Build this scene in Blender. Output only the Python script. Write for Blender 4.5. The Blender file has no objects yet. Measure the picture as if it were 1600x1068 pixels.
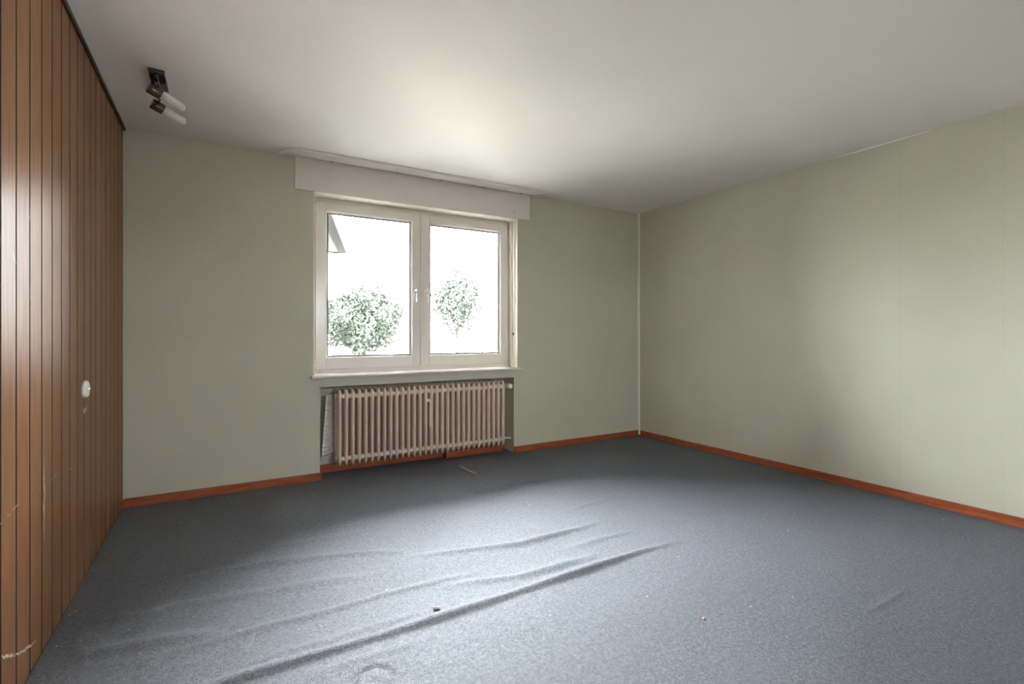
import bpy, bmesh, math, random
import numpy as np
from mathutils import Vector, Matrix

random.seed(7)
np.random.seed(7)
S = bpy.context.scene
COL = S.collection
PI = math.pi

# ------------------------------------------------------------------ camera, sky, exposure
# origin: floor level in the back left corner; +X along the window wall, -Y into the room
H = 2.50            # ceiling height
W = 4.635           # width of the window wall
FRONT = -4.85       # wall behind the camera
cam = bpy.data.cameras.new('camera')
cam.sensor_width = 36.0
cam.lens = 36.0 * 775.0 / 1600.0
cam.shift_y = -(534.0 - 521.0) / 1600.0
cam.clip_start = 0.05
cam.clip_end = 500
camo = bpy.data.objects.new('camera', cam)
COL.objects.link(camo)
camo.location = (0.5506, -4.113, 1.1438)
camo.rotation_euler = (PI / 2, 0, -0.53174)
S.camera = camo

world = bpy.data.worlds.new('overcast_sky')
S.world = world
world.use_nodes = True
wn = world.node_tree.nodes
wl = world.node_tree.links
bg = wn['Background']
# overcast sky: brighter overhead than at the horizon, the same all round
tc = wn.new('ShaderNodeTexCoord')
sx = wn.new('ShaderNodeSeparateXYZ')
wl.new(tc.outputs['Generated'], sx.inputs[0])
mr = wn.new('ShaderNodeMapRange')
mr.inputs[1].default_value = 0.0
mr.inputs[2].default_value = 1.0
mr.inputs[3].default_value = 0.62
mr.inputs[4].default_value = 2.2
wl.new(sx.outputs[2], mr.inputs[0])
bg.inputs[0].default_value = (0.94, 0.975, 1.0, 1)
wl.new(mr.outputs[0], bg.inputs[1])

# sampling portal in the window opening (gives off no light of its own)
for px_, py_, pz_, rx_, sx_, sz_ in ((2.105, 0.245, 1.53, -PI / 2, 1.85, 1.42), (1.88, -5.02, 1.615, PI / 2, 0.52, 0.53)):
    pd = bpy.data.lights.new('window_portal', 'AREA')
    pd.shape = 'RECTANGLE'
    pd.size = sx_
    pd.size_y = sz_
    pd.cycles.is_portal = True
    po = bpy.data.objects.new('window_portal', pd)
    COL.objects.link(po)
    po.location = (px_, py_, pz_)
    po.rotation_euler = (rx_, 0, 0)

vs = S.view_settings
vs.view_transform = 'Standard'
vs.look = 'None'
vs.gamma = 1.0
vs.use_curve_mapping = False
vs.exposure = 6.43
S.cycles.diffuse_bounces = 8
S.cycles.max_bounces = 12
S.cycles.transparent_max_bounces = 12

# ------------------------------------------------------------------ materials
def new_mat(name):
    m = bpy.data.materials.new(name)
    m.use_nodes = True
    nt = m.node_tree
    b = nt.nodes['Principled BSDF']
    return m, nt, b

def rgba(c):
    return (c[0], c[1], c[2], 1.0)

def coords(nt, kind='Object', scale=(1, 1, 1)):
    if kind == 'Position':
        t = nt.nodes.new('ShaderNodeNewGeometry'); out = t.outputs['Position']
    else:
        t = nt.nodes.new('ShaderNodeTexCoord'); out = t.outputs[kind]
    mp = nt.nodes.new('ShaderNodeMapping')
    mp.inputs['Scale'].default_value = scale
    nt.links.new(out, mp.inputs['Vector'])
    return mp.outputs['Vector']

def noise(nt, vec, scale, detail=3.0, rough=0.55):
    n = nt.nodes.new('ShaderNodeTexNoise')
    n.inputs['Scale'].default_value = scale
    n.inputs['Detail'].default_value = detail
    n.inputs['Roughness'].default_value = rough
    nt.links.new(vec, n.inputs['Vector'])
    return n.outputs[0]

def ramp(nt, fac, stops):
    r = nt.nodes.new('ShaderNodeValToRGB')
    e = r.color_ramp.elements
    while len(e) < len(stops):
        e.new(0.5)
    for k, (p, c) in enumerate(stops):
        e[k].position = p
        e[k].color = rgba(c)
    nt.links.new(fac, r.inputs['Fac'])
    return r.outputs['Color']

def bump(nt, b, height, strength, dist):
    n = nt.nodes.new('ShaderNodeBump')
    n.inputs['Strength'].default_value = strength
    n.inputs['Distance'].default_value = dist
    nt.links.new(height, n.inputs['Height'])
    nt.links.new(n.outputs['Normal'], b.inputs['Normal'])
    return n

def math_node(nt, op, a, b=None, c=None):
    n = nt.nodes.new('ShaderNodeMath')
    n.operation = op
    for k, v in enumerate((a, b, c)):
        if v is None:
            continue
        if isinstance(v, (int, float)):
            n.inputs[k].default_value = v
        else:
            nt.links.new(v, n.inputs[k])
    return n.outputs[0]

def plain(name, c, rough=0.5, metal=0.0, spread=0.10, nscale=6.0, spec=0.5, bmp=0.0, bscale=60.0):
    m, nt, b = new_mat(name)
    v = coords(nt, 'Object')
    f = noise(nt, v, nscale, 4)
    lo = [x * (1 - spread) for x in c]
    hi = [min(1, x * (1 + spread)) for x in c]
    nt.links.new(ramp(nt, f, [(0.3, lo), (0.7, hi)]), b.inputs['Base Color'])
    b.inputs['Roughness'].default_value = rough
    b.inputs['Metallic'].default_value = metal
    b.inputs['Specular IOR Level'].default_value = spec
    if bmp:
        bump(nt, b, noise(nt, v, bscale, 3), bmp, 0.002)
    return m

def wallpaper():
    m, nt, b = new_mat('sage_green_wallpaper')
    v = coords(nt, 'Position')
    big = noise(nt, v, 1.3, 3)
    col = ramp(nt, big, [(0.30, (0.612, 0.606, 0.50)), (0.70, (0.658, 0.651, 0.545))])
    # embossed fine vertical weave
    v2 = coords(nt, 'Position', (180, 180, 22))
    weave = noise(nt, v2, 1.0, 2)
    # paper seams every 53 cm along X (offset so that one falls at 0.542) and along Y
    g = nt.nodes.new('ShaderNodeNewGeometry')
    s = nt.nodes.new('ShaderNodeSeparateXYZ')
    nt.links.new(g.outputs['Position'], s.inputs[0])
    sm = math_node(nt, 'ADD', s.outputs[0], s.outputs[1])
    fr = math_node(nt, 'PINGPONG', math_node(nt, 'SUBTRACT', sm, 0.542), 0.265)
    seam = math_node(nt, 'LESS_THAN', fr, 0.0020)
    speck = noise(nt, v2, 3.0, 2)
    hgt = math_node(nt, 'SUBTRACT', weave, math_node(nt, 'MULTIPLY', seam, 0.8))
    mix = nt.nodes.new('ShaderNodeMix')
    mix.data_type = 'RGBA'
    mix.blend_type = 'MULTIPLY'
    mix.inputs['Factor'].default_value = 0.6
    nt.links.new(col, mix.inputs[6])
    nt.links.new(ramp(nt, speck, [(0.3, (0.85, 0.85, 0.85)), (0.7, (1.05, 1.05, 1.05))]), mix.inputs[7])
    mix2 = nt.nodes.new('ShaderNodeMix')
    mix2.data_type = 'RGBA'
    mix2.blend_type = 'MULTIPLY'
    nt.links.new(math_node(nt, 'MULTIPLY', seam, 0.14), mix2.inputs['Factor'])
    nt.links.new(mix.outputs[2], mix2.inputs[6])
    mix2.inputs[7].default_value = (0.55, 0.53, 0.48, 1)
    nt.links.new(mix2.outputs[2], b.inputs['Base Color'])
    b.inputs['Roughness'].default_value = 0.62
    b.inputs['Specular IOR Level'].default_value = 0.35
    bump(nt, b, hgt, 0.35, 0.0015)
    return m

def ceiling_mat():
    m, nt, b = new_mat('white_ceiling_paint')
    v = coords(nt, 'Position')
    f = noise(nt, v, 0.9, 4)
    nt.links.new(ramp(nt, f, [(0.3, (0.81, 0.775, 0.755)), (0.7, (0.85, 0.82, 0.795))]), b.inputs['Base Color'])
    b.inputs['Roughness'].default_value = 0.85
    b.inputs['Specular IOR Level'].default_value = 0.2
    v2 = coords(nt, 'Position', (1, 3, 1))
    h = math_node(nt, 'ADD', noise(nt, v2, 1.6, 3), math_node(nt, 'MULTIPLY', noise(nt, v, 45, 3), 0.12))
    bump(nt, b, h, 0.25, 0.02)
    return m

def carpet_mat():
    m, nt, b = new_mat('blue_grey_carpet')
    v = coords(nt, 'Position')
    fine = noise(nt, v, 330, 2, 0.7)
    mid = noise(nt, v, 70, 3)
    big = noise(nt, v, 1.2, 3)
    mixv = math_node(nt, 'ADD', math_node(nt, 'MULTIPLY', fine, 0.75), math_node(nt, 'MULTIPLY', mid, 0.25))
    c1 = ramp(nt, mixv, [(0.34, (0.010, 0.0115, 0.017)), (0.52, (0.045, 0.0485, 0.061)), (0.68, (0.145, 0.151, 0.175))])
    mix = nt.nodes.new('ShaderNodeMix')
    mix.data_type = 'RGBA'
    mix.blend_type = 'MULTIPLY'
    mix.inputs['Factor'].default_value = 1.0
    nt.links.new(c1, mix.inputs[6])
    nt.links.new(ramp(nt, big, [(0.3, (0.86, 0.87, 0.88)), (0.7, (1.08, 1.06, 1.06))]), mix.inputs[7])
    nt.links.new(mix.outputs[2], b.inputs['Base Color'])
    b.inputs['Roughness'].default_value = 0.95
    b.inputs['Specular IOR Level'].default_value = 0.12
    b.inputs['Sheen Weight'].default_value = 0.15
    b.inputs['Sheen Roughness'].default_value = 0.45
    b.inputs['Sheen Tint'].default_value = (0.80, 0.85, 1.0, 1)
    bn = bump(nt, b, mixv, 0.9, 0.006)
    # the pile shines towards a viewer who looks against the light
    gl = nt.nodes.new('ShaderNodeBsdfGlossy')
    gl.inputs['Roughness'].default_value = 0.58
    nt.links.new(ramp(nt, mixv, [(0.34, (0.32, 0.33, 0.37)), (0.68, (0.95, 0.96, 1.0))]), gl.inputs['Color'])
    nt.links.new(bn.outputs['Normal'], gl.inputs['Normal'])
    mx = nt.nodes.new('ShaderNodeMixShader')
    mx.inputs[0].default_value = 0.165
    nt.links.new(b.outputs[0], mx.inputs[1])
    nt.links.new(gl.outputs[0], mx.inputs[2])
    nt.links.new(mx.outputs[0], nt.nodes['Material Output'].inputs['Surface'])
    return m

def plank_mat():
    m, nt, b = new_mat('brown_wood_panelling')
    oi = nt.nodes.new('ShaderNodeObjectInfo')
    v = coords(nt, 'Position', (38, 38, 1.6))
    cmb = nt.nodes.new('ShaderNodeVectorMath')
    cmb.operation = 'ADD'
    sc = nt.nodes.new('ShaderNodeVectorMath')
    sc.operation = 'SCALE'
    sc.inputs[0].default_value = (37.0, 11.0, 53.0)
    nt.links.new(oi.outputs['Random'], sc.inputs['Scale'])
    nt.links.new(v, cmb.inputs[0])
    nt.links.new(sc.outputs[0], cmb.inputs[1])
    grain = noise(nt, cmb.outputs[0], 3.2, 5, 0.62)
    col = ramp(nt, grain, [(0.28, (0.165, 0.076, 0.036)), (0.5, (0.272, 0.131, 0.064)), (0.75, (0.38, 0.193, 0.098))])
    tint = ramp(nt, oi.outputs['Random'], [(0.0, (0.88, 0.86, 0.84)), (1.0, (1.12, 1.10, 1.08))])
    mix = nt.nodes.new('ShaderNodeMix')
    mix.data_type = 'RGBA'
    mix.blend_type = 'MULTIPLY'
    mix.inputs['Factor'].default_value = 1.0
    nt.links.new(col, mix.inputs[6])
    nt.links.new(tint, mix.inputs[7])
    nt.links.new(mix.outputs[2], b.inputs['Base Color'])
    b.inputs['Roughness'].default_value = 0.34
    b.inputs['Specular IOR Level'].default_value = 0.22
    b.inputs['Anisotropic'].default_value = 0.75   # the upright grain spreads the gloss sideways
    tg = nt.nodes.new('ShaderNodeCombineXYZ')
    tg.inputs[1].default_value = 1.0
    nt.links.new(tg.outputs[0], b.inputs['Tangent'])
    bump(nt, b, grain, 0.25, 0.002)
    return m

def red_wood():
    m, nt, b = new_mat('red_brown_varnished_wood')
    v = coords(nt, 'Position', (2.2, 2.2, 55))
    g = noise(nt, v, 2.4, 5, 0.6)
    nt.links.new(ramp(nt, g, [(0.3, (0.20, 0.045, 0.016)), (0.5, (0.37, 0.095, 0.034)), (0.72, (0.50, 0.155, 0.060))]), b.inputs['Base Color'])
    b.inputs['Roughness'].default_value = 0.38
    bump(nt, b, g, 0.15, 0.001)
    return m

def glass_mat():
    m = bpy.data.materials.new('window_glass')
    m.use_nodes = True
    nt = m.node_tree
    nt.nodes.clear()
    out = nt.nodes.new('ShaderNodeOutputMaterial')
    tr = nt.nodes.new('ShaderNodeBsdfTransparent')
    tr.inputs[0].default_value = (0.96, 0.975, 0.965, 1)
    gl = nt.nodes.new('ShaderNodeBsdfGlossy')
    gl.inputs['Roughness'].default_value = 0.02
    fr = nt.nodes.new('ShaderNodeFresnel')
    fr.inputs['IOR'].default_value = 1.45
    mx = nt.nodes.new('ShaderNodeMixShader')
    nt.links.new(fr.outputs[0], mx.inputs[0])
    nt.links.new(tr.outputs[0], mx.inputs[1])
    nt.links.new(gl.outputs[0], mx.inputs[2])
    nt.links.new(mx.outputs[0], out.inputs[0])
    return m

def frosted():
    m, nt, b = new_mat('frosted_white_glass')
    v = coords(nt, 'Object')
    nt.links.new(ramp(nt, noise(nt, v, 30, 2), [(0.3, (0.86, 0.85, 0.83)), (0.7, (0.9, 0.89, 0.88))]), b.inputs['Base Color'])
    b.inputs['Roughness'].default_value = 0.28
    b.inputs['Subsurface Weight'].default_value = 0.35
    b.inputs['Subsurface Radius'].default_value = (0.02, 0.02, 0.02)
    return m

def leaf_mat(name, a, c):
    m, nt, b = new_mat(name)
    v = coords(nt, 'Position')
    f = noise(nt, v, 5.0, 3)
    nt.links.new(ramp(nt, f, [(0.3, a), (0.7, c)]), b.inputs['Base Color'])
    b.inputs['Roughness'].default_value = 0.7
    b.inputs['Specular IOR Level'].default_value = 0.1
    return m

M = {}
M['wall'] = wallpaper()
M['ceiling'] = ceiling_mat()
M['carpet'] = carpet_mat()
M['plank'] = plank_mat()
M['white_wall'] = plain('white_wall_paint', (0.87, 0.855, 0.82), 0.8, spread=0.03, nscale=2)
M['house_render'] = plain('pale_house_render', (0.6, 0.58, 0.54), 0.9)
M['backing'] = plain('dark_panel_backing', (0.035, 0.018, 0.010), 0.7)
M['dark_trim'] = plain('dark_brown_trim', (0.022, 0.014, 0.011), 0.45)
M['red_wood'] = red_wood()
M['pvc'] = plain('white_window_plastic', (0.88, 0.825, 0.79), 0.22, spread=0.03, spec=0.5)
M['gasket'] = plain('grey_rubber_gasket', (0.06, 0.06, 0.06), 0.6)
M['reveal'] = plain('cream_reveal_paint', (0.78, 0.73, 0.64), 0.5, spread=0.06, bmp=0.1)
M['box'] = plain('white_box_paint', (0.84, 0.785, 0.745), 0.45, spread=0.03, nscale=2.0)
M['sill'] = plain('white_sill_stone', (0.76, 0.71, 0.66), 0.25, spread=0.08, nscale=9.0)
M['rail'] = plain('white_rail_plastic', (0.88, 0.84, 0.82), 0.35, spread=0.03)
M['radiator'] = plain('beige_radiator_enamel', (0.80, 0.665, 0.575), 0.32, spread=0.04)
M['white'] = plain('white_plastic', (0.92, 0.90, 0.87), 0.30, spread=0.03)
M['tan'] = plain('tan_plastic', (0.86, 0.66, 0.51), 0.4, spread=0.04)
M['foil'] = plain('silver_foil', (0.90, 0.88, 0.90), 0.38, metal=0.4, spread=0.12, nscale=40, bmp=0.6, bscale=70)
M['chrome'] = plain('dark_chrome', (0.17, 0.145, 0.13), 0.10, metal=1.0, spread=0.04)
M['frost'] = frosted()
M['glass'] = glass_mat()
M['scratch'] = plain('pale_scratched_wood', (0.66, 0.52, 0.40), 0.6, spread=0.2, nscale=60)
M['plaster'] = plain('pale_plaster', (0.72, 0.66, 0.55), 0.9, spread=0.15, nscale=80, bmp=0.4)
M['orange_crumb'] = plain('tan_crumb', (0.60, 0.36, 0.18), 0.8)
M['lint'] = plain('pale_lint', (0.66, 0.66, 0.66), 0.9)
M['cable'] = plain('tan_cable_sheath', (0.62, 0.50, 0.38), 0.45)
M['ground'] = plain('mown_grass', (0.095, 0.09, 0.075), 0.9, spread=0.2, nscale=0.6)
M['bounce_mat'] = plain('pale_bounce_concrete', (0.56, 0.53, 0.48), 0.9, spread=0.08, nscale=3)  # for the added slab that bounces daylight indoors
M['leaf_a'] = leaf_mat('dull_green_leaves', (0.021, 0.025, 0.0205), (0.043, 0.049, 0.040))
M['leaf_b'] = leaf_mat('pale_green_leaves', (0.028, 0.033, 0.027), (0.048, 0.053, 0.045))
M['bark'] = plain('brown_bark', (0.024, 0.020, 0.0195), 0.9, spread=0.25, nscale=20)
M['fence'] = plain('grey_coated_wire', (0.008, 0.008, 0.009), 0.8)
M['render'] = plain('white_house_render', (0.03, 0.03, 0.032), 0.9)
M['eave'] = plain('grey_painted_bargeboard', (0.019, 0.0195, 0.0205), 0.9, spec=0.1)
M['tile'] = plain('dark_roof_tiles', (0.045, 0.04, 0.04), 0.8, spread=0.2)

# ------------------------------------------------------------------ mesh helpers
class MB:
    def __init__(self):
        self.v = []
        self.f = []
        self.s = []
    def add(self, verts, faces, smooth=False):
        o = len(self.v)
        self.v += [tuple(p) for p in verts]
        self.f += [tuple(i + o for i in f) for f in faces]
        self.s += [smooth] * len(faces)
    def box(self, x0, x1, y0, y1, z0, z1):
        self.add([(x0, y0, z0), (x1, y0, z0), (x1, y1, z0), (x0, y1, z0), (x0, y0, z1), (x1, y0, z1), (x1, y1, z1), (x0, y1, z1)],
                 [(0, 3, 2, 1), (4, 5, 6, 7), (0, 1, 5, 4), (1, 2, 6, 5), (2, 3, 7, 6), (3, 0, 4, 7)])
        return self
    def rings(self, rings, cap=True, smooth=True):
        n = len(rings[0])
        vs = [p for r in rings for p in r]
        fs = []
        for k in range(len(rings) - 1):
            for i in range(n):
                j = (i + 1) % n
                fs.append((k * n + i, k * n + j, (k + 1) * n + j, (k + 1) * n + i))
        self.add(vs, fs, smooth)
        if cap:
            o = len(self.v) - len(vs)
            self.f.append(tuple(o + i for i in reversed(range(n)))); self.s.append(False)
            self.f.append(tuple(o + (len(rings) - 1) * n + i for i in range(n))); self.s.append(False)
        return self
    def cyl(self, a, b, r0, r1=None, n=16):
        return self.lathe(a, b, [(0, r0), (1, r1 if r1 is not None else r0)], n)
    def lathe(self, a, b, prof, n=16):
        a = Vector(a); b = Vector(b); d = b - a
        q = d.normalized()
        u = q.orthogonal().normalized(); w = q.cross(u)
        rs = []
        for t, r in prof:
            c = a + d * t
            rs.append([c + (u * math.cos(2 * PI * i / n) + w * math.sin(2 * PI * i / n)) * r for i in range(n)])
        return self.rings(rs)
    def tube(self, pts, r, n=8):
        pts = [Vector(p) for p in pts]
        rs = []
        for k, p in enumerate(pts):
            d = (pts[min(k + 1, len(pts) - 1)] - pts[max(k - 1, 0)]).normalized()
            u = d.cross(Vector((0, 0, 1)))
            if u.length < 1e-3:
                u = Vector((1, 0, 0))
            u.normalize(); w = d.cross(u)
            rr = r[k] if isinstance(r, (list, tuple)) else r
            rs.append([p + (u * math.cos(2 * PI * i / n) + w * math.sin(2 * PI * i / n)) * rr for i in range(n)])
        return self.rings(rs)
    def build(self, name, mat, parent=None, bevel=0.0, loc=None, segs=2, fix=True):
        me = bpy.data.meshes.new(name)
        me.from_pydata(self.v, [], self.f)
        me.polygons.foreach_set('use_smooth', self.s)
        me.materials.append(mat)
        if fix:
            bm = bmesh.new(); bm.from_mesh(me)
            bmesh.ops.recalc_face_normals(bm, faces=bm.faces)
            bm.to_mesh(me); bm.free()
        o = bpy.data.objects.new(name, me)
        COL.objects.link(o)
        if parent is not None:
            o.parent = parent
        if loc is not None:
            o.location = loc
        if bevel:
            md = o.modifiers.new('bevel', 'BEVEL')
            md.width = bevel
            md.segments = segs
            md.limit_method = 'ANGLE'
        return o

def tag(o, label=None, cat=None, group=None, kind=None):
    if label: o['label'] = label
    if cat: o['category'] = cat
    if group: o['group'] = group
    if kind: o['kind'] = kind
    return o

def empty(name, loc=(0, 0, 0)):
    o = bpy.data.objects.new(name, None)
    COL.objects.link(o)
    o.location = loc
    o.empty_display_size = 0.1
    return o

def instance(src, name, parent, loc):
    c = bpy.data.objects.new(name, src.data)
    COL.objects.link(c)
    c.parent = parent
    c.location = loc
    for md in src.modifiers:
        if md.type == 'BEVEL':
            n = c.modifiers.new('bevel', 'BEVEL')
            n.width = md.width; n.segments = md.segments; n.limit_method = md.limit_method
    return c

# ------------------------------------------------------------------ room shell
NX0, NX1, NZ = 1.224, 2.992, 0.724       # radiator niche
WX0, WX1, WZ0, WZ1 = 1.175, 3.035, 0.797, 2.250   # window opening
ND = 0.20                                # niche depth
WT = 0.25                                # wall thickness

m = MB()
xb = [-0.20, WX0, NX0, NX1, WX1, W + 0.20]
zb = [-0.12, NZ, WZ0, WZ1, H + 0.12]
for i in range(5):
    for k in range(4):
        inwin = (1 <= i <= 3) and k == 2
        if inwin:
            continue
        y0 = ND if (i == 2 and k == 0) else 0.0
        m.box(xb[i], xb[i + 1], y0, WT, zb[k], zb[k + 1])
wall_back = tag(m.build('wall_back', M['wall'], fix=False), 'sage green papered wall around the window', None, None, 'structure')
m = MB().box(W, W + 0.20, FRONT - 0.2, 0.0, -0.12, H + 0.12)
wall_right = tag(m.build('wall_right', M['wall']), 'plain sage green papered wall right of the window', None, None, 'structure')
F2 = (1.62, 2.14, 1.35, 1.88)              # opening added behind the viewer to let fill light onto the back wall
m = MB()
m.box(-0.20, F2[0], FRONT - 0.2, FRONT, -0.12, H + 0.12)
m.box(F2[1], W + 0.20, FRONT - 0.2, FRONT, -0.12, H + 0.12)
m.box(F2[0], F2[1], FRONT - 0.2, FRONT, -0.12, F2[2])
m.box(F2[0], F2[1], FRONT - 0.2, FRONT, F2[3], H + 0.12)
tag(m.build('wall_front', M['white_wall'], fix=False), 'white painted wall behind the viewer', None, None, 'structure')
m = MB().box(-0.20, -0.016, FRONT, 0.0, -0.12, H + 0.12)
wall_left = tag(m.build('wall_left', M['backing']), 'brown wood panelled wall of vertical boards', None, None, 'structure')
m = MB().box(-0.20, W + 0.20, FRONT - 0.2, WT, H, H + 0.2)
tag(m.build('ceiling', M['ceiling']), 'white painted ceiling slightly uneven', None, None, 'structure')

# vertical boards of the left wall, each its own piece
PW = 0.1283
edges = [-0.003, -0.062]
while edges[-1] - PW > FRONT:
    edges.append(edges[-1] - PW)
edges.append(FRONT + 0.002)
gap = 0.0030
src = None
ch = 0.0025
for k in range(len(edges) - 1):
    y1, y0 = edges[k] - gap, edges[k + 1] + gap
    full = abs((y1 - y0) - (PW - 2 * gap)) < 1e-4
    if full and src is not None:
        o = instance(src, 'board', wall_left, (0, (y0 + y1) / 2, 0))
    else:
        h = (y1 - y0) / 2
        prof = [(-0.016, -h), (-ch, -h), (0, -h + ch), (0, h - ch), (-ch, h), (-0.016, h)]
        b = MB()
        b.rings([[(x, y, 0.004) for x, y in prof], [(x, y, H - 0.002) for x, y in prof]], smooth=False)
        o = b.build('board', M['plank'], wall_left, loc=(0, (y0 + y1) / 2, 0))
        o.data.materials.append(M['backing'])      # dark edge colour stands in for the shade inside the grooves
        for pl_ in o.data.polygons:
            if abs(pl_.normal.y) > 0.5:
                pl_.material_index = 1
        if full:
            src = o
# scratches and worn marks on the boards
def scratch(y0, z0, y1, z1, w, seg=10, broken=0.0):
    b = MB()
    d = Vector((y1 - y0, z1 - z0)); n = Vector((-d.y, d.x)).normalized()
    pts = []
    for i in range(seg + 1):
        t = i / seg
        jit = random.uniform(-0.4, 0.4) * w
        ww = w * random.uniform(0.35, 1.0) * (0.35 + 0.65 * math.sin(PI * min(max(t, 0.03), 0.97)))
        c = Vector((y0, z0)) + d * t + n * jit
        pts.append((c + n * ww / 2, c - n * ww / 2))
    for i in range(seg):
        if random.random() < broken:
            continue
        a, bb = pts[i]; c, e = pts[i + 1]
        b.add([(0.0004, a.x, a.y), (0.0004, bb.x, bb.y), (0.0004, e.x, e.y), (0.0004, c.x, c.y)], [(0, 1, 2, 3)])
    if b.v:
        o = b.build('scratch', M['scratch'], wall_left)
        tag(o, 'pale scratch in the board')
scratch(-1.702, 0.70, -1.700, 0.39, 0.016, 22)
scratch(-2.12, 0.592, -1.96, 0.606, 0.005, 14, 0.3)
scratch(-1.80, 0.59, -1.74, 0.598, 0.004, 8, 0.4)
scratch(-1.655, 0.592, -1.52, 0.596, 0.004, 10, 0.3)
scratch(-1.38, 0.575, -1.28, 0.56, 0.003, 10, 0.3)
scratch(-2.11, 0.20, -1.98, 0.135, 0.012, 14, 0.2)
scratch(-1.98, 0.135, -1.80, 0.08, 0.012, 14, 0.25)
scratch(-2.02, 1.40, -1.99, 1.36, 0.004, 5)
scratch(-1.86, 1.52, -1.85, 1.60, 0.003, 6)
scratch(-1.86, 1.30, -1.85, 1.22, 0.003, 6, 0.2)
scratch(-1.75, 1.86, -1.745, 1.80, 0.003, 6, 0.2)

# dark trim along the top of the boards
m = MB().box(0.0005, 0.014, FRONT + 0.002, -0.002, H - 0.022, H - 0.001)
tag(m.build('trim_1', M['dark_trim'], bevel=0.004), 'dark brown moulding between boards and ceiling', None, None, 'structure')
# vertical white strip in the back right corner
m = MB().box(W - 0.024, W - 0.0015, -0.024, -0.0015, 0.012, H - 0.001)
tag(m.build('trim_2', M['white'], bevel=0.004), 'thin white vertical strip in the room corner', None, None, 'structure')
# pale bead of filler between right wall and ceiling
m = MB()
pts = []
for i in range(15):
    t = i / 14
    pts.append((W - 0.004, -2.00 - 0.68 * t, H - 0.004))
m.tube(pts, [0.003 + 0.004 * math.sin(PI * i / 14) for i in range(15)], 6)
tag(m.build('trim_3', M['white']), 'pale filler bead where right wall meets ceiling', None, None, 'structure')

# ------------------------------------------------------------------ carpet with real folds
def fold_set():
    # polyline, ridge height, ridge half width, taper at both ends (m)
    return [
        ([(0.20, -2.26), (0.56, -2.235), (1.0, -2.25), (1.48, -2.25), (2.02, -2.232), (2.45, -2.215), (2.82, -2.23)], 0.018, 0.023, 0.5),
        ([(0.55, -2.165), (0.98, -2.175), (1.35, -2.17)], 0.008, 0.022, 0.3),
        ([(1.30, -2.00), (1.55, -2.06), (1.75, -2.125), (1.95, -2.135), (2.30, -2.13)], 0.015, 0.026, 0.35),
        ([(0.70, -2.35), (0.95, -2.345), (1.30, -2.37)], 0.009, 0.024, 0.3),
        ([(0.10, -1.31), (0.52, -1.35), (0.78, -1.375), (1.27, -1.53), (1.46, -1.62)], 0.015, 0.030, 0.35),
        ([(1.30, -1.63), (1.60, -1.73), (1.94, -1.82), (2.34, -1.81), (2.62, -1.77)], 0.015, 0.026, 0.4),
        ([(0.30, -1.975), (0.69, -1.97), (0.92, -1.97), (1.18, -1.955), (1.41, -1.97), (1.75, -1.985)], 0.011, 0.022, 0.4),
        ([(0.05, -1.80), (0.26, -1.84), (0.60, -1.93)], 0.012, 0.035, 0.2),
        ([(0.05, -1.58), (0.45, -1.62), (0.9, -1.70), (1.3, -1.78)], 0.007, 0.035, 0.3),
        ([(2.0, -2.0), (2.4, -1.98), (2.75, -2.0)], 0.006, 0.022, 0.3),
        ([(2.78, -3.10), (3.25, -3.10)], 0.005, 0.012, 0.15),
        ([(0.55, -1.16), (1.08, -1.20), (1.5, -1.22)], 0.004, 0.025, 0.3),
        ([(2.35, -1.55), (2.75, -1.50), (3.0, -1.49)], 0.006, 0.02, 0.3),
    ]
gx = np.unique(np.concatenate([np.arange(0.0, W, 0.011), [W]]))
gy = np.unique(np.concatenate([np.arange(FRONT, 0.0, 0.011), [0.0]]))
X, Y = np.meshgrid(gx, gy)
Z = np.zeros_like(X)
for pl, hh, ww, tp in fold_set():
    P = np.array(pl)
    seg = np.hypot(*(P[1:] - P[:-1]).T)
    tot = seg.sum()
    best = np.full(X.shape, 1e9); along = np.zeros_like(X)
    acc = 0.0
    for a, b, L in zip(P[:-1], P[1:], seg):
        d = (b - a) / L
        t = np.clip((X - a[0]) * d[0] + (Y - a[1]) * d[1], 0, L)
        dx = X - (a[0] + d[0] * t); dy = Y - (a[1] + d[1] * t)
        dist = np.hypot(dx, dy)
        sel = dist < best
        best = np.where(sel, dist, best)
        along = np.where(sel, acc + t, along)
        acc += L
    tap = np.clip(np.minimum(along, tot - along) / tp, 0, 1)
    tap = tap * tap * (3 - 2 * tap)
    wob = 1 + 0.15 * np.sin(along * 9 + hh * 900)
    Z += hh * tap * wob * np.exp(-(best / (ww * wob)) ** 2)
# soft unevenness, more of it near the folded middle
def val_noise(nx, ny):
    g = np.random.rand(ny + 2, nx + 2)
    u = (X - gx[0]) / (gx[-1] - gx[0]) * nx; v = (Y - gy[0]) / (gy[-1] - gy[0]) * ny
    i = np.clip(u.astype(int), 0, nx - 1); j = np.clip(v.astype(int), 0, ny - 1)
    fu = u - i; fv = v - j
    fu = fu * fu * (3 - 2 * fu); fv = fv * fv * (3 - 2 * fv)
    return (g[j, i] * (1 - fu) + g[j, i + 1] * fu) * (1 - fv) + (g[j + 1, i] * (1 - fu) + g[j + 1, i + 1] * fu) * fv
mask = np.exp(-((Y + 2.0) / 0.9) ** 2) * np.clip((3.4 - X) / 1.5, 0, 1)
Z += (0.0015 + 0.006 * mask) * val_noise(9, 22)
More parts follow.
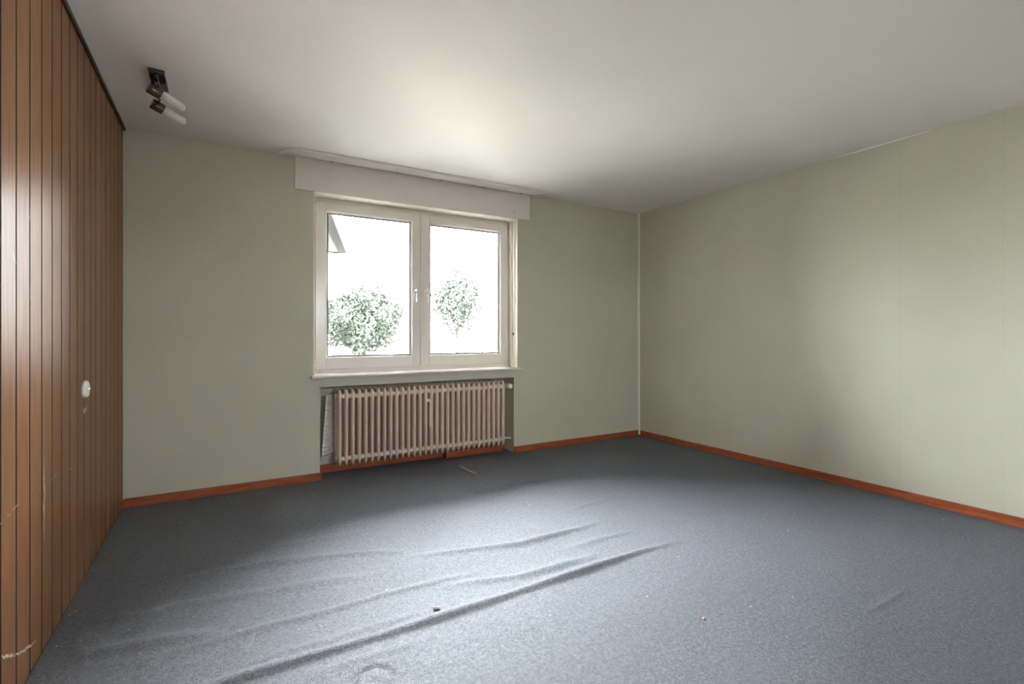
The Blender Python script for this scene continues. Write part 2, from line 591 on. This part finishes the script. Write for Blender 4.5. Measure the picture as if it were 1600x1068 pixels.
# round cut-out patch in the carpet near the viewer
r = np.hypot(X - 0.985, Y + 2.475)
Z += 0.006 * (r < 0.055)
Z -= 0.011 * np.exp(-((r - 0.064) / 0.009) ** 2) * (Y > -2.49)
edge = np.minimum(np.minimum(X, W - X), np.minimum(-Y, Y - FRONT))
Z *= np.clip(edge / 0.10, 0, 1)
def floor_z(x, y):
    i = int(np.clip(np.searchsorted(gx, x), 0, len(gx) - 1)); j = int(np.clip(np.searchsorted(gy, y), 0, len(gy) - 1))
    return float(Z[j, i])
ny_, nx_ = X.shape
vv = np.stack([X, Y, Z], -1).reshape(-1, 3)
ii = np.arange(ny_ * nx_).reshape(ny_, nx_)
ff = np.stack([ii[:-1, :-1], ii[:-1, 1:], ii[1:, 1:], ii[1:, :-1]], -1).reshape(-1, 4)
me = bpy.data.meshes.new('floor')
me.vertices.add(len(vv)); me.vertices.foreach_set('co', vv.ravel())
me.loops.add(ff.size); me.loops.foreach_set('vertex_index', ff.ravel().astype(np.int32))
me.polygons.add(len(ff)); me.polygons.foreach_set('loop_start', np.arange(0, ff.size, 4, dtype=np.int32))
me.update(calc_edges=True)
me.polygons.foreach_set('use_smooth', np.ones(len(ff), dtype=bool))
me.materials.append(M['carpet'])
floor = bpy.data.objects.new('floor', me)
COL.objects.link(floor)
tag(floor, 'blue grey carpet with long loose folds', None, None, 'structure')
m = MB().box(-0.2, W + 0.2, FRONT - 0.2, 0.0, -0.12, -0.006)
m.build('subfloor', M['backing'], floor)
m = MB().box(NX0, NX1, -0.001, ND, -0.11, -0.0005)
m.build('niche_carpet', M['carpet'], floor)

# ------------------------------------------------------------------ baseboards
BH = 0.058
m = MB().box(0.002, 1.234, -0.016, -0.0005, -0.004, BH)
tag(m.build('baseboard_back', M['red_wood'], bevel=0.004), 'red brown baseboard left of the radiator niche', None, None, 'structure')
m = MB().box(2.990, W - 0.020, -0.016, -0.0005, -0.004, BH)
tag(m.build('baseboard_back', M['red_wood'], bevel=0.004), 'red brown baseboard right of the radiator niche', None, None, 'structure')
m = MB().box(W - 0.016, W - 0.0005, FRONT + 0.002, -0.040, -0.004, BH)
tag(m.build('baseboard_right', M['red_wood'], bevel=0.004), 'red brown baseboard along the right wall', None, None, 'structure')
m = MB().box(NX0 + 0.001, NX1 - 0.001, ND - 0.016, ND - 0.0005, 0.0, 0.068)
tag(m.build('baseboard_niche', M['red_wood'], bevel=0.003), 'dark red baseboard at the back of the radiator niche', None, None, 'structure')
m = MB().box(2.335, 2.93, 0.108, 0.122, 0.0, 0.060)
tag(m.build('wooden_strip', M['red_wood'], bevel=0.003), 'loose red brown wooden strip standing under the radiator', 'wood strip')

# ------------------------------------------------------------------ window
win = tag(empty('window_1', ((WX0 + WX1) / 2, 0.18, WZ0)), 'white two sash plastic window', None, None, 'structure')
WO = Vector(win.location)
def wpart(b, name, mat, parent, bevel=0.0):
    # vertices given in room coordinates; shift to the window's own frame
    b.v = [(x - WO.x, y - WO.y, z - WO.z) for x, y, z in b.v]
    return b.build(name, mat, parent, bevel)
FY0, FY1 = 0.150, 0.222      # fixed frame
fz0, fz1 = WZ0 + 0.020, WZ1 - 0.002
m = MB()
m.box(WX0 + 0.001, WX0 + 0.062, FY0, FY1, fz0, fz1)
m.box(WX1 - 0.062, WX1 - 0.001, FY0, FY1, fz0, fz1)
m.box(WX0 + 0.062, WX1 - 0.062, FY0, FY1, fz0, fz0 + 0.055)
m.box(WX0 + 0.062, WX1 - 0.062, FY0, FY1, fz1 - 0.055, fz1)
m.box(2.075, 2.119, FY0 + 0.004, FY1, fz0 + 0.055, fz1 - 0.055)
wpart(m, 'window_frame', M['pvc'], win, 0.003)

def frame_ring(b, x0, x1, z0, z1, tx0, tx1, tz0, tz1, y0, y1):
    b.box(x0, x0 + tx0, y0, y1, z0, z1)
    b.box(x1 - tx1, x1, y0, y1, z0, z1)
    b.box(x0 + tx0, x1 - tx1, y0, y1, z0, z0 + tz0)
    b.box(x0 + tx0, x1 - tx1, y0, y1, z1 - tz1, z1)

def mitred(b, x0, x1, z0, z1, ix0, ix1, iz0, iz1, yo, yi, yb):
    # ring with a slanted inner bead: outer front edge at yo, inner edge at yi
    o = [(x0, yo, z0), (x1, yo, z0), (x1, yo, z1), (x0, yo, z1)]
    i = [(ix0, yi, iz0), (ix1, yi, iz0), (ix1, yi, iz1), (ix0, yi, iz1)]
    ob = [(x, yb, z) for x, _, z in o]
    ib = [(x, yb, z) for x, _, z in i]
    f = []
    for k in range(4):
        j = (k + 1) % 4
        f += [(k, j, 4 + j, 4 + k), (8 + k, 12 + k, 12 + j, 8 + j), (k, 8 + k, 8 + j, j), (4 + k, 4 + j, 12 + j, 12 + k)]
    b.add(o + i + ob + ib, f)

SY0, SY1 = 0.134, 0.205
sz0, sz1 = 0.852, 2.214
for side, (x0, x1, gx0, gx1) in enumerate([(1.212, 2.0955, 1.307, 2.009), (2.0985, 2.998, 2.196, 2.909)]):
    gz0, gz1 = 0.958, 2.130
    bd = 0.014
    b = MB()
    frame_ring(b, x0, x1, sz0, sz1, gx0 - bd - x0, x1 - gx1 - bd, gz0 - bd - sz0, sz1 - gz1 - bd, SY0, SY1)
    sash = wpart(b, 'sash', M['pvc'], win, 0.004)
    tag(sash, ['left opening sash', 'right opening sash'][side])
    b = MB()
    mitred(b, gx0 - bd, gx1 + bd, gz0 - bd, gz1 + bd, gx0, gx1, gz0, gz1, SY0 + 0.008, SY0 + 0.024, SY0 + 0.034)
    wpart(b, 'glazing_bead', M['pvc'], sash)
    b = MB()
    frame_ring(b, gx0 - 0.001, gx1 + 0.001, gz0 - 0.001, gz1 + 0.001, 0.008, 0.008, 0.008, 0.008, SY0 + 0.022, SY0 + 0.033)
    wpart(b, 'gasket', M['gasket'], sash)
    b = MB().box(gx0 - 0.008, gx1 + 0.008, SY0 + 0.034, SY0 + 0.038, gz0 - 0.008, gz1 + 0.008)
    wpart(b, 'pane', M['glass'], sash)
    # handle: rosette, neck and hanging lever
    hx = 2.050 if side == 0 else 2.150
    b = MB()
    b.box(hx - 0.014, hx + 0.014, SY0 - 0.008, SY0 + 0.002, 1.470, 1.540)
    b.lathe((hx, SY0, 1.528), (hx, SY0 - 0.042, 1.528), [(0, 0.0115), (0.6, 0.010), (1, 0.010)], 14)
    lever = [(hx, SY0 - 0.040, 1.540), (hx, SY0 - 0.047, 1.525), (hx, SY0 - 0.050, 1.495), (hx, SY0 - 0.046, 1.455), (hx, SY0 - 0.040, 1.425)]
    b.tube(lever, [0.009, 0.012, 0.010, 0.0095, 0.007], 10)
    wpart(b, 'handle', M['white'], sash, 0.002)
    # hinges on the outer edge
    ex = x0 - 0.006 if side == 0 else x1 + 0.006
    for hz in (0.90, 2.155):
        b = MB().lathe((ex, SY0 - 0.004, hz - 0.035), (ex, SY0 - 0.004, hz + 0.035), [(0, 0.005), (0.05, 0.0065), (0.45, 0.0065), (0.47, 0.005), (0.5, 0.0065), (0.95, 0.0065), (1, 0.005)], 10)
        wpart(b, 'hinge', M['pvc'], sash)

# painted lining of the reveal and the sill
m = MB()
m.box(WX0 - 0.0, WX0 + 0.005, 0.0005, FY0, WZ0 + 0.018, WZ1)
m.box(WX1 - 0.005, WX1, 0.0005, FY0, WZ0 + 0.018, WZ1)
m.box(WX0 + 0.005, WX1 - 0.005, -0.018, FY0, WZ1 - 0.004, WZ1 + 0.0)
wpart(m, 'reveal_lining', M['reveal'], win)
m = MB()
m.box(WX1 - 0.022, WX1 - 0.005, 0.085, FY0, WZ0 + 0.018, WZ1 - 0.004)
m.box(WX0 + 0.005, WX0 + 0.022, 0.085, FY0, WZ0 + 0.018, WZ1 - 0.004)
wpart(m, 'reveal_bead', M['reveal'], win, 0.003)
m = MB().box(1.157, 3.056, -0.042, 0.20, WZ0, WZ0 + 0.0185)
wpart(m, 'window_sill', M['sill'], win, 0.004)

fill_win = tag(empty('fill_window', (0, 0, 0)), 'small unseen window added behind the viewer for fill light', None, None, 'structure')  # added out of view, only as a source of fill daylight
b = MB()
frame_ring(b, F2[0] + 0.001, F2[1] - 0.001, F2[2] + 0.001, F2[3] - 0.001, 0.05, 0.05, 0.05, 0.05, FRONT - 0.17, FRONT - 0.11)
b.build('window_frame', M['pvc'], fill_win, 0.004)
for xa, xb_ in ((F2[0] + 0.051, F2[1] - 0.051),):
    b = MB().box(xa, xb_, FRONT - 0.142, FRONT - 0.138, F2[2] + 0.051, F2[3] - 0.051)
    b.build('pane', M['glass'], fill_win)
b = MB().box(F2[0] - 0.03, F2[1] + 0.03, FRONT + 0.0005, FRONT + 0.04, F2[2] - 0.022, F2[2] - 0.001)
b.build('window_sill', M['sill'], fill_win, 0.004)

# roller shutter box over the window
sb = tag(empty('roller_shutter_box', (2.10, 0.0, 2.25)), 'white flat panelled roller shutter box above the window', 'shutter box')
b = MB().box(1.041 - 2.10, 3.162 - 2.10, -0.020, -0.0008, 0.0, 0.2485)
b.build('cover_panel', M['box'], sb, 0.003)
for k, (x, z) in enumerate([(1.33, 0.150), (1.62, 0.04), (2.05, 0.17), (2.98, 0.06), (2.45, 0.03)]):
    b = MB().lathe((x - 2.10, -0.0195, z), (x - 2.10, -0.0215, z), [(0, 0.005), (0.8, 0.005), (1, 0.003)], 10)
    b.build('screw', M['gasket'] if k in (3,) else M['box'], sb)

# ------------------------------------------------------------------ triple curtain rail on the ceiling
cr = tag(empty('curtain_rail', (2.10, -0.12, H)), 'long white three track curtain rail with curved ends under ceiling', 'curtain rail')
def rail_path(off, rad):
    yf = -0.188 + off
    xl, xr = 0.935 + off, 3.270 - off
    pts = [(xl, -0.035)]
    for i in range(9):
        a = i / 8 * PI / 2
        pts.append((xl + rad - rad * math.cos(a), yf + rad - rad * math.sin(a)))
    for i in range(9):
        a = i / 8 * PI / 2
        pts.append((xr - rad + rad * math.sin(a), yf + rad - rad * math.cos(a)))
    pts.append((xr, -0.035))
    return pts
for off, rad in ((0.0, 0.125), (0.042, 0.088), (0.084, 0.052)):
    pts = [Vector((x, y)) for x, y in rail_path(off, rad)]
    rings = []
    w2 = 0.0150
    for k, p_ in enumerate(pts):
        d = (pts[min(k + 1, len(pts) - 1)] - pts[max(k - 1, 0)]).normalized()
        n = Vector((-d.y, d.x))
        ring = []
        for s, z in ((-w2, -0.0005), (-w2, -0.022), (-0.004, -0.022), (-0.004, -0.012), (0.004, -0.012), (0.004, -0.022), (w2, -0.022), (w2, -0.0005)):
            q = p_ + n * s
            ring.append((q.x - 2.10, q.y + 0.12, z))
        rings.append(ring)
    b = MB().rings(rings, smooth=False)
    b.build('track', M['rail'], cr, 0.002)
b = MB().box(1.06 - 2.10, 3.15 - 2.10, -0.065, 0.055, -0.006, -0.0004)
b.build('mounting_board', M['rail'], cr)
for x in (1.30, 1.82, 2.20, 2.62, 3.02):
    b = MB().lathe((x - 2.10, 0.036, -0.017), (x - 2.10, 0.036, -0.027), [(0, 0.003), (0.5, 0.0045), (1, 0.004)], 8)
    b.build('glider', M['gasket'], cr)

# ------------------------------------------------------------------ shutter strap on the right reveal
st = tag(empty('shutter_strap', (3.02, 0.055, 1.10)), 'thin white shutter strap hanging on the right window reveal', 'strap')
b = MB()
b.box(-0.003, -0.001, -0.008, 0.008, 0.23, 1.146)
b.build('strap', M['white'], st)
loop = []
for i in range(17):
    a = i / 16 * 2 * PI
    loop.append((-0.004 + 0.002 * math.cos(a * 3), -0.002 + 0.009 * math.sin(a), 0.135 + 0.095 * math.cos(a)))
b = MB().tube(loop, 0.0028, 6)
b.build('cord_loop', M['rail'], st)
b = MB().lathe((-0.004, -0.002, 0.060), (-0.004, -0.002, 0.030), [(0, 0.003), (0.3, 0.007), (1, 0.008)], 10)
b.build('pull_knob', M['gasket'], st)

# ------------------------------------------------------------------ radiator
RX0, RX1, NSEC = 1.374, 2.872, 30
RP = (RX1 - RX0) / (NSEC - 1)
rad = tag(empty('radiator', ((RX0 + RX1) / 2, 0.06, 0.0)), 'beige thirty section column radiator in the niche under the window', 'radiator')
RO = Vector(rad.location)
def section_mesh():
    b = MB()
    zs = [(0.078, 0.0015, 0.010), (0.095, 0.0065, 0.020), (0.118, 0.0125, 0.026), (0.150, 0.0165, 0.028), (0.185, 0.0150, 0.027),
          (0.580, 0.0150, 0.027), (0.615, 0.0165, 0.028), (0.655, 0.0175, 0.028), (0.678, 0.0140, 0.024), (0.690, 0.0080, 0.014), (0.694, 0.002, 0.006)]
    for yc in (-0.052, 0.014, 0.080):
        rings = []
        for z, wx, wy in zs:
            rings.append([(wx * math.cos(2 * PI * i / 12), yc + wy * math.sin(2 * PI * i / 12), z) for i in range(12)])
        b.rings(rings)
    # web between the columns and the two heads
    for za, zb_ in ((0.105, 0.170), (0.600, 0.680)):
        zm = (za + zb_) / 2; hz = (zb_ - za) / 2
        rings = []
        for y in (-0.070, -0.040, 0.014, 0.068, 0.098):
            rings.append([(0.0105 * math.cos(2 * PI * i / 12), y, zm + hz * math.sin(2 * PI * i / 12)) for i in range(12)])
        b.rings(rings)
    return b
sec0 = None
for k in range(NSEC):
    x = RX0 + k * RP - RO.x
    if sec0 is None:
        sec0 = section_mesh().build('section', M['radiator'], rad, loc=(x, 0, 0))
    else:
        instance(sec0, 'section', rad, (x, 0, 0))
nip = None
for k in range(NSEC - 1):
    for z in (0.140, 0.640):
        x = RX0 + (k + 0.5) * RP - RO.x
        if nip is None:
            b = MB().lathe((-RP / 2, 0, 0), (RP / 2, 0, 0), [(0, 0.022), (0.25, 0.021), (0.42, 0.019), (0.47, 0.022), (0.53, 0.022), (0.58, 0.019), (0.75, 0.021), (1, 0.022)], 14)
            nip = b.build('nipple', M['radiator'], rad, loc=(x, -0.045, z))
        else:
            instance(nip, 'nipple', rad, (x, -0.045, z))
for z in (0.140, 0.640):
    x = RX0 - RO.x
    b = MB().lathe((x, -0.02, z), (x - 0.030, -0.02, z), [(0, 0.022), (0.35, 0.022), (0.4, 0.018), (0.9, 0.018), (1, 0.014)], 12)
    b.build('end_plug', M['radiator'], rad)
# thermostat valve
b = MB()
b.tube([(RX1 - RO.x + 0.005, -0.01, 0.640), (RX1 - RO.x + 0.055, -0.01, 0.640), (RX1 - RO.x + 0.078, 0.01, 0.640), (RX1 - RO.x + 0.085, 0.09, 0.640), (RX1 - RO.x + 0.085, ND - 0.062, 0.640)], 0.009, 10)
vb = b.build('valve_body', M['gasket'], rad)
b = MB().lathe((2.935 - RO.x, -0.005, 0.643), (2.952 - RO.x, -0.072, 0.640), [(0, 0.022), (0.15, 0.028), (0.8, 0.026), (0.97, 0.023), (1, 0.017)], 18)
tag(b.build('thermostat_knob', M['white'], rad), 'white thermostat knob')
b = MB()
b.tube([(RX1 - RO.x + 0.008, 0.0, 0.138), (2.925 - RO.x, 0.0, 0.136), (2.990 - RO.x, 0.0, 0.130)], [0.010, 0.009, 0.009], 10)
b.lathe((RX1 - RO.x + 0.010, 0.0, 0.138), (RX1 - RO.x + 0.040, 0.0, 0.137), [(0, 0.014), (0.5, 0.014), (0.55, 0.011), (1, 0.011)], 6)
tag(b.build('return_pipe', M['white'], rad), 'white return pipe')
# evaporation meter clipped to the middle
b = MB().box(2.120 - RO.x, 2.146 - RO.x, -0.095, -0.079, 0.335, 0.560)
hm = b.build('heat_meter', M['tan'], rad, 0.003)
tag(hm, 'tan heat meter strip')
b = MB().box(2.128 - RO.x, 2.139 - RO.x, -0.0975, -0.094, 0.35, 0.545)
b.build('meter_window', M['tan'], hm)
b = MB().box(2.088 - RO.x, 2.122 - RO.x, -0.094, -0.080, 0.553, 0.578)
b.lathe((2.100 - RO.x, -0.093, 0.566), (2.100 - RO.x, -0.097, 0.566), [(0, 0.006), (1, 0.005)], 8)
tag(b.build('clip', M['white'], rad, 0.002), 'white fixing clip')
# brackets that carry the radiator
for x in (1.62, 2.62):
    for z in (0.615, 0.180):
        b = MB().box(x - RO.x - 0.012, x - RO.x + 0.012, 0.09, ND - 0.060, z, z + 0.015)
        b.build('bracket', M['radiator'], rad)

# silver insulation foil behind the radiator, its left end curling out
prof = []
for i in range(24):
    t = i / 23
    if t < 0.5:
        a = t / 0.5
        prof.append((1.252 + 0.006 * math.sin(a * PI) + 0.105 * a, 0.070 + 0.108 * a ** 1.6, a))
    else:
        a = (t - 0.5) / 0.5
        prof.append((1.357 + (2.905 - 1.357) * a, 0.178, 1.0))
vs_, fs_ = [], []
NZS = 60
for j in range(NZS + 1):
    t = j / NZS
    z = 0.165 + (0.655 - 0.165) * t
    rip = 0.004 * math.sin(j * 1.55) * (1.0 - 0.6 * t) + 0.0015 * math.sin(j * 3.3)
    for x, y, a in prof:
        lean = (1 - a) * 0.036 * t
        vs_.append((x + lean + rip * (1 - a) * 0.6 - (1 - a) * 0.004, y - rip * (1.0 if a < 1 else 0.15), z))
n = len(prof)
for j in range(NZS):
    for i in range(n - 1):
        fs_.append((j * n + i, j * n + i + 1, (j + 1) * n + i + 1, (j + 1) * n + i))
b = MB(); b.add(vs_, fs_, True)
fo = b.build('insulation_foil', M['foil'])
sd = fo.modifiers.new('solidify', 'SOLIDIFY'); sd.thickness = 0.002; sd.offset = 0
tag(fo, 'crumpled silver insulation foil curling out behind the radiator', 'foil')

# ------------------------------------------------------------------ ceiling lamp with two frosted tubes
lp = tag(empty('ceiling_lamp', (0.266, -0.875, H)), 'chrome ceiling lamp with two frosted glass tube bulbs', 'lamp')
LO = Vector(lp.location)
def lpart(b, name, mat, parent, bevel=0.0):
    b.v = [(x - LO.x, y - LO.y, z - LO.z) for x, y, z in b.v]
    return b.build(name, mat, parent, bevel)
b = MB().box(0.232, 0.304, -1.000, -0.770, H - 0.018, H - 0.0005)
lpart(b, 'base_plate', M['chrome'], lp, 0.003)
b = MB().box(0.261, 0.273, -0.985, -0.740, H - 0.034, H - 0.018)
lpart(b, 'rail_bar', M['chrome'], lp, 0.003)
for (hc, te) in (((0.253, -0.955, 2.405), (0.376, -0.900, 2.362)), ((0.247, -0.745, 2.405), (0.370, -0.700, 2.362))):
    hc = Vector(hc); te = Vector(te)
    d = (te - hc).normalized()
    b = MB().lathe(hc - d * 0.026, hc + d * 0.034, [(0, 0.026), (0.04, 0.029), (0.96, 0.029), (1.0, 0.027)], 24)
    sk = lpart(b, 'socket', M['chrome'], lp)
    b = MB().cyl((0.267, hc.y + 0.01, H - 0.030), (hc.x + 0.006, hc.y + 0.002, hc.z + 0.020), 0.006, n=10)
    lpart(b, 'stem', M['chrome'], sk)
    L = (te - hc).length + 0.012
    pr = [(0.0, 0.021)]
    for i in range(1, 3): pr.append((0.2 * i, 0.0222))
    for i in range(7):
        a = i / 6 * PI / 2
        pr.append((1 - 0.0222 / (L - 0.03) * (1 - math.sin(a)), max(0.0222 * math.cos(a), 0.0008)))
    b = MB().lathe(hc + d * 0.030, hc + d * L, pr, 20)
    lpart(b, 'glass_tube', M['frost'], sk)

# ------------------------------------------------------------------ round cover on the panelling
cv = tag(empty('cover_plate', (0.0, -1.108, 0.885)), 'round white wall cover plate on the wood panelling', 'cover plate')
b = MB().lathe((0.0006, 0, 0), (0.020, 0, 0), [(0, 0.040), (0.5, 0.040), (0.85, 0.037), (1.0, 0.031)], 28)
b.build('disc', M['white'], cv)
b = MB().lathe((0.0195, 0.006, 0.001), (0.026, 0.006, 0.001), [(0, 0.007), (0.7, 0.006), (1, 0.004)], 12)
b.build('screw', M['rail'], cv)
b = MB()
for k in range(16):
    yy = -1.082 + random.uniform(-0.028, 0.028); zz = 0.787 + random.uniform(-0.012, 0.014); s = random.uniform(0.003, 0.010)
    an = random.uniform(0, PI)
    b.add([(0.0005 + 0.0001 * k, yy + s * math.cos(an + i * PI / 2.5) * 1.3, zz + s * math.sin(an + i * PI / 2.5)) for i in range(5)], [(0, 1, 2, 3, 4)])
tag(b.build('filler_mark', M['plaster'], wall_left), 'pale filler residue on the board')

# ------------------------------------------------------------------ small things on the carpet
def crumb(name, x, y, r, mat, label, cat, group=None, lumps=1, flat=0.7):
    bm = bmesh.new()
    for k in range(lumps):
        mt = Matrix.Translation((r * 1.45 * (k - (lumps - 1) / 2), random.uniform(-0.2, 0.2) * r, 0)) @ Matrix.Diagonal((1, random.uniform(0.8, 1.1), flat, 1))
        res = bmesh.ops.create_icosphere(bm, subdivisions=2, radius=r, matrix=mt)
        for v in res['verts']:
            v.co += Vector((random.uniform(-1, 1), random.uniform(-1, 1), random.uniform(-1, 1))) * r * 0.13
    zmin = min(v.co.z for v in bm.verts)
    me = bpy.data.meshes.new(name)
    bm.to_mesh(me); bm.free()
    me.materials.append(mat)
    o = bpy.data.objects.new(name, me)
    COL.objects.link(o)
    o.location = (x, y, floor_z(x, y) - zmin - 0.001)
    o.rotation_euler.z = random.uniform(-0.4, 0.4)
    return tag(o, label, cat, group)
crumb('plaster_crumb', 1.322, -2.185, 0.0085, M['plaster'], 'pale double plaster lump on top of the carpet fold', 'crumb', None, 2)
crumb('paper_scrap', 1.19, -1.925, 0.006, M['lint'], 'tiny white scrap beside the short carpet fold', 'crumb', None, 1, 0.3)
crumb('brown_crumb', 2.22, -2.79, 0.006, M['orange_crumb'], 'tiny tan crumb alone on the carpet right of centre', 'crumb', None, 1, 0.5)

# curl of cable sheath under the radiator
pts = [(2.335, -0.190, 0.006), (2.318, -0.265, 0.010), (2.315, -0.340, 0.012), (2.325, -0.420, 0.010), (2.345, -0.495, 0.006)]
b = MB().tube(pts, [0.003, 0.0045, 0.005, 0.0045, 0.003], 8)
tag(b.build('cable_offcut', M['cable']), 'curved pale cable offcut on the dark carpet before the radiator', 'cable')

# lint specks nobody could count
b = MB()
for k in range(110):
    x = random.uniform(0.05, W - 0.1); y = random.uniform(-3.6, -0.05)
    if k < 20:
        x = random.uniform(0.02, 0.05); y = random.uniform(-2.2, -0.1)
    s = random.uniform(0.0012, 0.0032)
    z = floor_z(x, y) + 0.001
    a = random.uniform(0, PI)
    ca, sa = math.cos(a), math.sin(a)
    base = [(x + s * 1.4 * ca, y + s * 1.4 * sa, z), (x - s * sa, y + s * ca, z), (x - s * 1.4 * ca, y - s * 1.4 * sa, z), (x + s * sa, y - s * ca, z), (x, y, z + s)]
    b.add(base, [(0, 1, 4), (1, 2, 4), (2, 3, 4), (3, 0, 4), (0, 3, 2, 1)])
tag(b.build('lint', M['lint']), 'tiny pale lint specks scattered over the carpet', 'lint', None, 'stuff')

# ------------------------------------------------------------------ outside
m = MB()
m.add([(-90, -100, -0.35), (110, -100, -0.35), (110, 160, -0.35), (-90, 160, -0.35)], [(0, 1, 2, 3)])
m.add([(-90, -100, -0.8), (110, -100, -0.8), (110, 160, -0.8), (-90, 160, -0.8)], [(3, 2, 1, 0)])
tag(m.build('ground', M['ground'], fix=False), 'bright garden ground outside the window', None, None, 'structure')
m = MB().box(5.2, 18.0, 1.2, 9.2, -0.40, -0.335)  # pale slab added out of view, bounces daylight up to the ceiling
tag(m.build('bounce_slab', M['bounce_mat'], bevel=0.01), 'unseen pale slab added outside to bounce light onto the ceiling', None, None, 'structure')

def tree(name, base, crown_c, crown_r, nleaf, leaf, lmat, label, group, seed):
    rnd = random.Random(seed)
    t = tag(empty(name, base), label, 'tree', group)
    B = Vector(base)
    c = Vector(crown_c) - B
    b = MB()
    for k in range(nleaf):
        # clumps of leaves spread through an ellipsoid shell
        while True:
            p_ = Vector((rnd.uniform(-1, 1), rnd.uniform(-1, 1), rnd.uniform(-1, 1)))
            if 0.25 < p_.length < 1:
                break
        lump = 0.82 + 0.18 * math.sin(p_.x * 7 + seed) * math.cos(p_.z * 6 + p_.y * 5)
        q = Vector((p_.x * crown_r[0], p_.y * crown_r[1], p_.z * crown_r[2])) * lump + c
        s = leaf * rnd.uniform(0.6, 1.3)
        u = Vector((rnd.uniform(-1, 1), rnd.uniform(-1, 1), rnd.uniform(-1, 1))).normalized()
        w = u.orthogonal().normalized()
        w = (Matrix.Rotation(rnd.uniform(0, 2 * PI), 3, u) @ w)
        n_ = u.cross(w) * s * 0.22
        b.add([q - u * s, q + w * s * 0.45 + n_, q + u * s, q - w * s * 0.45 + n_], [(0, 1, 2), (0, 2, 3)])
    f = b.build('foliage', lmat, t, fix=False)
    f['kind'] = 'stuff'
    b = MB()
    r0 = crown_r[0] * 0.07
    b.tube([(0, 0, 0), (0.02, 0, c.z * 0.4), (-0.02, 0.02, c.z * 0.75), (c.x, c.y, c.z)], [r0 * 1.4, r0, r0 * 0.9, r0 * 0.5], 8)
    for k in range(5):
        a = k * 1.256 + seed
        b.tube([(0, 0, c.z * 0.62), (crown_r[0] * 0.3 * math.cos(a), crown_r[1] * 0.3 * math.sin(a), c.z * 0.85), (crown_r[0] * 0.6 * math.cos(a), crown_r[1] * 0.6 * math.sin(a), c.z + crown_r[2] * 0.2)], [r0 * 0.7, r0 * 0.5, r0 * 0.2], 6)
    b.build('trunk', M['bark'], t)
    return t
tree('garden_tree', (4.06, 10.1, -0.35), (4.06, 10.1, 1.55), (1.30, 1.20, 1.08), 9500, 0.078, M['leaf_a'], 'rounded dull green tree behind the left window pane', 'garden trees', 3)
tree('garden_tree', (10.45, 17.9, -0.35), (10.45, 17.9, 2.75), (1.6, 1.5, 1.95), 4600, 0.10, M['leaf_b'], 'pale loose green tree behind the right window pane', 'garden trees', 5)

# wire fence beyond the trees
fe = tag(empty('wire_fence', (2.0, 12.6, -0.35)), 'grey wire mesh fence behind the rounded tree', 'fence')
b = MB()
for i in range(60):
    x = i * 0.12
    b.cyl((x, 0, 0.1), (x, 0, 1.32), 0.011, n=5)
for z in [0.12 + 0.2 * k for k in range(7)]:
    b.cyl((0, 0, z), (7.1, 0, z), 0.010, n=5)
tag(b.build('wire_mesh', M['fence'], fe), None, None, None, 'stuff')
for i in range(4):
    b = MB().lathe((i * 2.36, 0, -0.05), (i * 2.36, 0, 1.55), [(0, 0.03), (0.97, 0.03), (1, 0.015)], 10)
    b.build('post', M['fence'], fe)

# neighbouring house standing at an angle; only the far end of its eave reaches into view
nh = tag(empty('neighbour_house', (7.53, 28.9, -0.35)), 'grey eave of a house at the upper left of the window', 'house')
nh.rotation_euler.z = -math.radians(15.3)
E4 = 6.70
b = MB().box(-9.0, -1.5, -11.2, -1.5, -0.05, E4 - 0.02)
b.build('wall', M['render'], nh)
b = MB()
ro = [(0, 0), (-10.5, 0), (-10.5, -12.7), (0, -12.7)]
b.add([(x, y, E4 + 0.45) for x, y in ro] + [(-5.2, -5.2, E4 + 3.6), (-5.2, -7.5, E4 + 3.6)] + [(x, y, E4 + 0.02) for x, y in ro],
      [(0, 1, 4), (1, 2, 5, 4), (2, 3, 5), (3, 0, 4, 5), (6, 9, 8, 7), (0, 6, 7, 1), (1, 7, 8, 2), (2, 8, 9, 3), (3, 9, 6, 0)])
rf = b.build('roof', M['tile'], nh)
b = MB().box(-0.10, 0.06, -12.7, 0.06, E4 - 0.05, E4 + 0.42)
b.build('fascia_board', M['eave'], rf)
b = MB().box(-0.42, -0.105, -12.6, -0.005, E4 - 0.045, E4 + 0.015)
b.build('soffit', M['eave'], rf)
b = MB().box(-10.5, -0.10, 0.0, 0.06, E4 - 0.05, E4 + 0.42)
b.build('fascia_board', M['eave'], rf)
